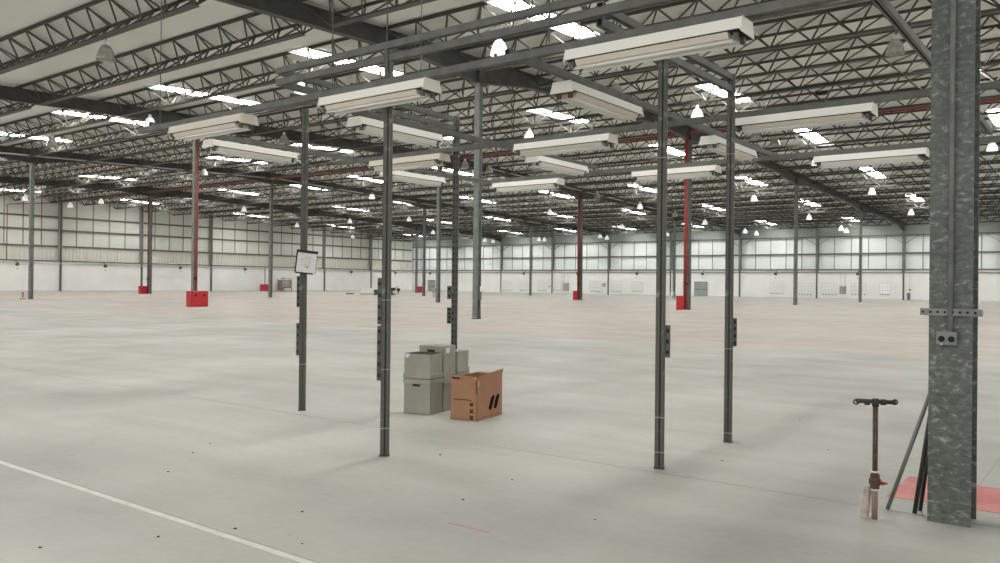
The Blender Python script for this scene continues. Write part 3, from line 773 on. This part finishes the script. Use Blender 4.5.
archive_box('archive_box', (c2.x,c2.y,.327), ang, .345, .265, .44, 'tall grey box on the middle stack with a small white sticker', handle=True, sticker=((.1745,-.05,.385),(.003,.085,.06)))
K3 = P0+dv*.582+rv*.022; c3 = corner_box(K3, ang, .36, .28)
archive_box('archive_box', (c3.x,c3.y,0), ang, .35, .27, .425, 'lower grey archive box of the rear stack, hidden behind the brown carton', lid='none_', handle=False)
archive_box('archive_box', (c3.x,c3.y,.427), ang, .345, .265, .262, 'upper grey box of the rear stack, in front of the slotted post', handle=False)

def carton():
    N = Vector((-5.595,6.975,0)); Lf = Vector((-5.90,6.885,0))
    ang = math.radians(10); w, d, h, t = .33, .60, .485, .006
    c = corner_box(N, ang, w, d)
    e = empty('cardboard_carton', (c.x,c.y,0), ang, 'open brown cardboard carton with two slanted black marks beside the grey boxes', 'box')
    b = MB(); b.box((0,-d/2+t/2,h*.48), (w,t,h*.96)); b.box((w/2-t/2,0,h*.48), (t,d,h*.96)); b.box((-w/2+t/2,0,h*.48), (t,d,h*.96)); b.box((0,d/2-t/2,h*.48), (w,t,h*.96)); b.box((0,0,t/2), (w,d,t))
    b.build('body', 'kraft', e)
    # flaps, standing up and leaning out
    f = MB(); zt_ = h*.96
    f.prism([(-w/2,0),(w/2-.012,0),(w/2-.03,.018),(-w/2-.008,.030)], (0,-d/2+.003,zt_), (1,0,0), (0,-.1,1), (0,.004,0)); f.build('front_flap', 'kraft', e)
    f = MB(); f.prism([(-d/2+.04,0),(d/2,0),(d/2+.02,.062),(-d/2+.03,.022)], (w/2-.006,0,zt_-.002), (0,1,0), (.12,0,1), (.004,0,0)); f.build('side_flap', 'kraft', e)
    f = MB(); f.prism([(-w/2,0),(w/2,0),(w/2-.01,.02),(-w/2+.01,.02)], (0,d/2-.004,zt_-.002), (1,0,0), (0,.8,.6), (0,.004,0)); f.build('rear_flap', 'kraft_pale', e)
    f = MB(); f.prism([(0,0),(.05,.01),(.06,.035),(.02,.03)], (w/2-.055,-d/2+.004,zt_-.02), (1,0,0), (0,-.3,1), (0,.004,0)); f.box((w/2-.002,-d/2+.03,zt_-.06),(.008,.03,.07)); f.build('torn_flap', 'kraft_pale', e)
    f = MB().box((w/2-.008,-d/2-.001,zt_-.10), (.012,.004,.15)); f.build('torn_seam', 'ink_brown', e)
    y = -d/2-.0015; m = MB()
    for i, (x, ww) in enumerate([(-.135,.035),(-.105,.02),(-.078,.028),(-.055,.01),(-.02,.006)]): m.box((x,y,h-.028-(i%2)*.004), (ww,.002,.018))
    for z in (.035,.108,.180):
        for q in (-1,1): m.box((.098+q*.017,y,z), (.008,.002,.036)); m.box((.098,y,z+q*.015), (.036,.002,.008))
        m.box((.098,y,z-.004), (.014,.002,.016))
    m.build('printed_symbols', 'ink', e)
    MB().box((-.018,y,.225), (.235,.002,.012)).build('printed_line', 'ink_brown', e)
    x = w/2+.0015; m = MB()
    for y0 in (.035, .155):
        m.prism([(-.062,-.045),(-.055,-.072),(-.012,-.080),(.014,-.055),(.062,.042),(.074,.076),(.024,.078),(-.014,.052)], (x,y0,.165), (0,1,0), (0,0,1), (.002,0,0))
    m.build('printed_mark', 'ink', e)
    m = MB()
    for y0, ww in ((-.15,.05),(-.09,.04),(.02,.07),(.18,.09)): m.box((x+.001,y0,.028), (.002,ww,.006))
    m.build('fine_print', 'ink_brown', e)
carton()

# ---------------------------------------------------------------- valve key, board and leaning rods by the near column
tp = atz(874.5, 518.5, 0)
e = empty('valve_key', (tp.x,tp.y,0), 0, 'rusty iron T-handled pipe key standing upright left of the galvanised column', 'tool')
h = .505*H
MB().tube((0,0,0),(0,0,.20),.019,12).build('socket_tube','iron_pale',e,smooth=True)
MB().tube((0,0,.25),(0,0,h-.01),.0165,12).build('stem','iron',e,smooth=True)
b = MB(); b.lathe([(.019,.19),(.028,.195),(.028,.215),(.036,.225),(.038,.255),(.030,.265),(.030,.285),(.022,.295),(.017,.30)], n=10); b.build('coupling','iron',e)
MB().tube((0,0,.185),(0,0,.195),.026,10).tube((0,0,.30),(0,0,.31),.021,10).build('collar','paper',e)
b = MB(); dr = Vector((CR.x,CR.y,0)).normalized()
b.tube(-dr*.125+Vector((0,0,h+.008)), dr*.125+Vector((0,0,h-.002)), .014, 12); b.tube((0,0,h-.03),(0,0,h+.022),.021,12)
for s in (-.055, .05): b.tube(dr*s+Vector((0,0,h-.001))-dr*.014, dr*s+Vector((0,0,h-.001))+dr*.014, .020, 12)
b.build('handle','iron_dark',e,smooth=True)
for s in (-1, 1):
    c = dr*s*.125+Vector((0,0,h)); n = 14; up = Vector((0,0,1)); bb = MB()
    for i in range(n):
        t0, t1 = 2*math.pi*i/n, 2*math.pi*(i+1)/n
        bb.tube(c+dr*math.cos(t0)*.017+up*math.sin(t0)*.014, c+dr*math.cos(t1)*.017+up*math.sin(t1)*.014, .006, 6)
    bb.build('handle_eye','iron_dark',e)
b = MB().tube((.02,0,.232),(.075,.01,.236),.006,8); b.tube((.045,.004,.225),(.045,.004,.245),.014,8); b.build('drain_tap','pipered',e)
bp = atz(866.5, 518, 0)
b = MB().prism([(-.022,0),(.020,0),(.030,.19),(.012,.205),(-.004,.195)], (0,0,0), dr, (0.03,.06,1), (.012,.02,0))
tag(b.build('broken_board','plaster',loc=(bp.x-.02,bp.y-.01,0)), 'pale broken strip of board leaning on the foot of the T-handled key', 'board')
def leaning(p, q, r, nm, lab):
    p, q = Vector(p), Vector(q); b = MB().tube((0,0,0), q-p, r, 10)
    tag(b.build('steel_rod', nm, loc=p, smooth=True), lab, 'rod', 'rods leaning on the near column')
r0 = atz(887.5, 510, 0); leaning((r0.x,r0.y,.008), (-.672*H, 3.995*H, .535*H), .0135, 'rod', 'long pale steel rod leaning against the left side of the galvanised column')
r1 = atz(914.5, 514.5, 0); leaning((r1.x,r1.y,.008), (-.676*H, 4.06*H, .46*H), .0145, 'rod_dark', 'short dark rod leaning on the galvanised column, the left of the two dark ones')
r2 = atz(920, 512, 0); leaning((r2.x,r2.y,.008), (-.673*H, 4.11*H, .42*H), .0125, 'rod_dark', 'short dark rod leaning on the galvanised column, nearest its foot')

# ---------------------------------------------------------------- floor markings
def patch(name, pts, z, m, lab, cat, parent=None):
    b = MB(); n = len(pts); b.prism([(0,0)]*0 or [(p[0],p[1]) for p in pts], (0,0,.0005), (1,0,0), (0,1,0), (0,0,z))
    return tag(b.build(name, m), lab, cat)
def rect(name, a0, a1, b0, b1, m, lab, cat, z=.002): return patch(name, [(-a0*H,b0*H),(-a1*H,b0*H),(-a1*H,b1*H),(-a0*H,b1*H)], z, m, lab, cat)
rect('floor_line', 60, -2, 1.905, 1.938, 'linewhite', 'worn white painted line crossing the lower left of the floor', 'floor marking')
rect('saw_cut_line', 60, -2, 1.940, 1.952, 'darkline', 'thin dark joint just behind the white floor line', 'floor joint', .001)
rect('floor_joint', 60, -2, 4.012, 4.022, 'darkline', 'thin slab joint running from the posts towards the galvanised column', 'floor joint', .001)
rect('floor_joint', .582, .574, 4.2, 16, 'darkline', 'thin slab joint running away from the galvanised column', 'floor joint', .001)
rect('red_floor_patch', .90, -.6, 4.27, 4.80, 'redpaint', 'faded red painted strip on the floor behind the galvanised column', 'floor marking')
rect('red_floor_mark', 2.24, 2.03, 2.605, 2.625, 'redfaint', 'short worn reddish mark on the floor in the lower middle', 'floor marking', .0015)
for i, (x, y) in enumerate([(193,453),(302,512),(302,544),(210,444),(158,537),(235,529),(168,472),(440,455),(463,500),(722,461),(800,420),(828,450),(595,520),(512,480),(40,548)]):
    p = atz(x, y, 0); s = .006+.005*random.random()
    b = MB().box((0,0,s*.3), (s*1.6,s,s*.6), random.random()*3).box((s*.5,s*.3,s*.25),(s,s*.7,s*.5),random.random()*3)
    tag(b.build('floor_debris', 'debris', loc=(p.x,p.y,.0005)), 'small dark chip of debris lying on the near concrete floor', 'debris', 'debris chips on the floor')

# ---------------------------------------------------------------- light
w = bpy.data.worlds.new('world'); SC.world = w; w.use_nodes = True
bg = w.node_tree.nodes['Background']; bg.inputs[0].default_value = (1,.985,.95,1); bg.inputs[1].default_value = .9
SC.view_settings.view_transform = 'Standard'; SC.view_settings.look = 'None'; SC.view_settings.gamma = 1
SC.view_settings.use_curve_mapping = False
SC.view_settings.exposure = 0.47
SC.cycles.use_denoising = True
SC.cycles.max_bounces = 8; SC.cycles.diffuse_bounces = 6
SC.cycles.use_light_tree = True
SC.cycles.sample_clamp_indirect = 6
# drop prototypes' stray unlinked objects
for o in [o for o in bpy.data.objects if not o.users_collection]: bpy.data.objects.remove(o)
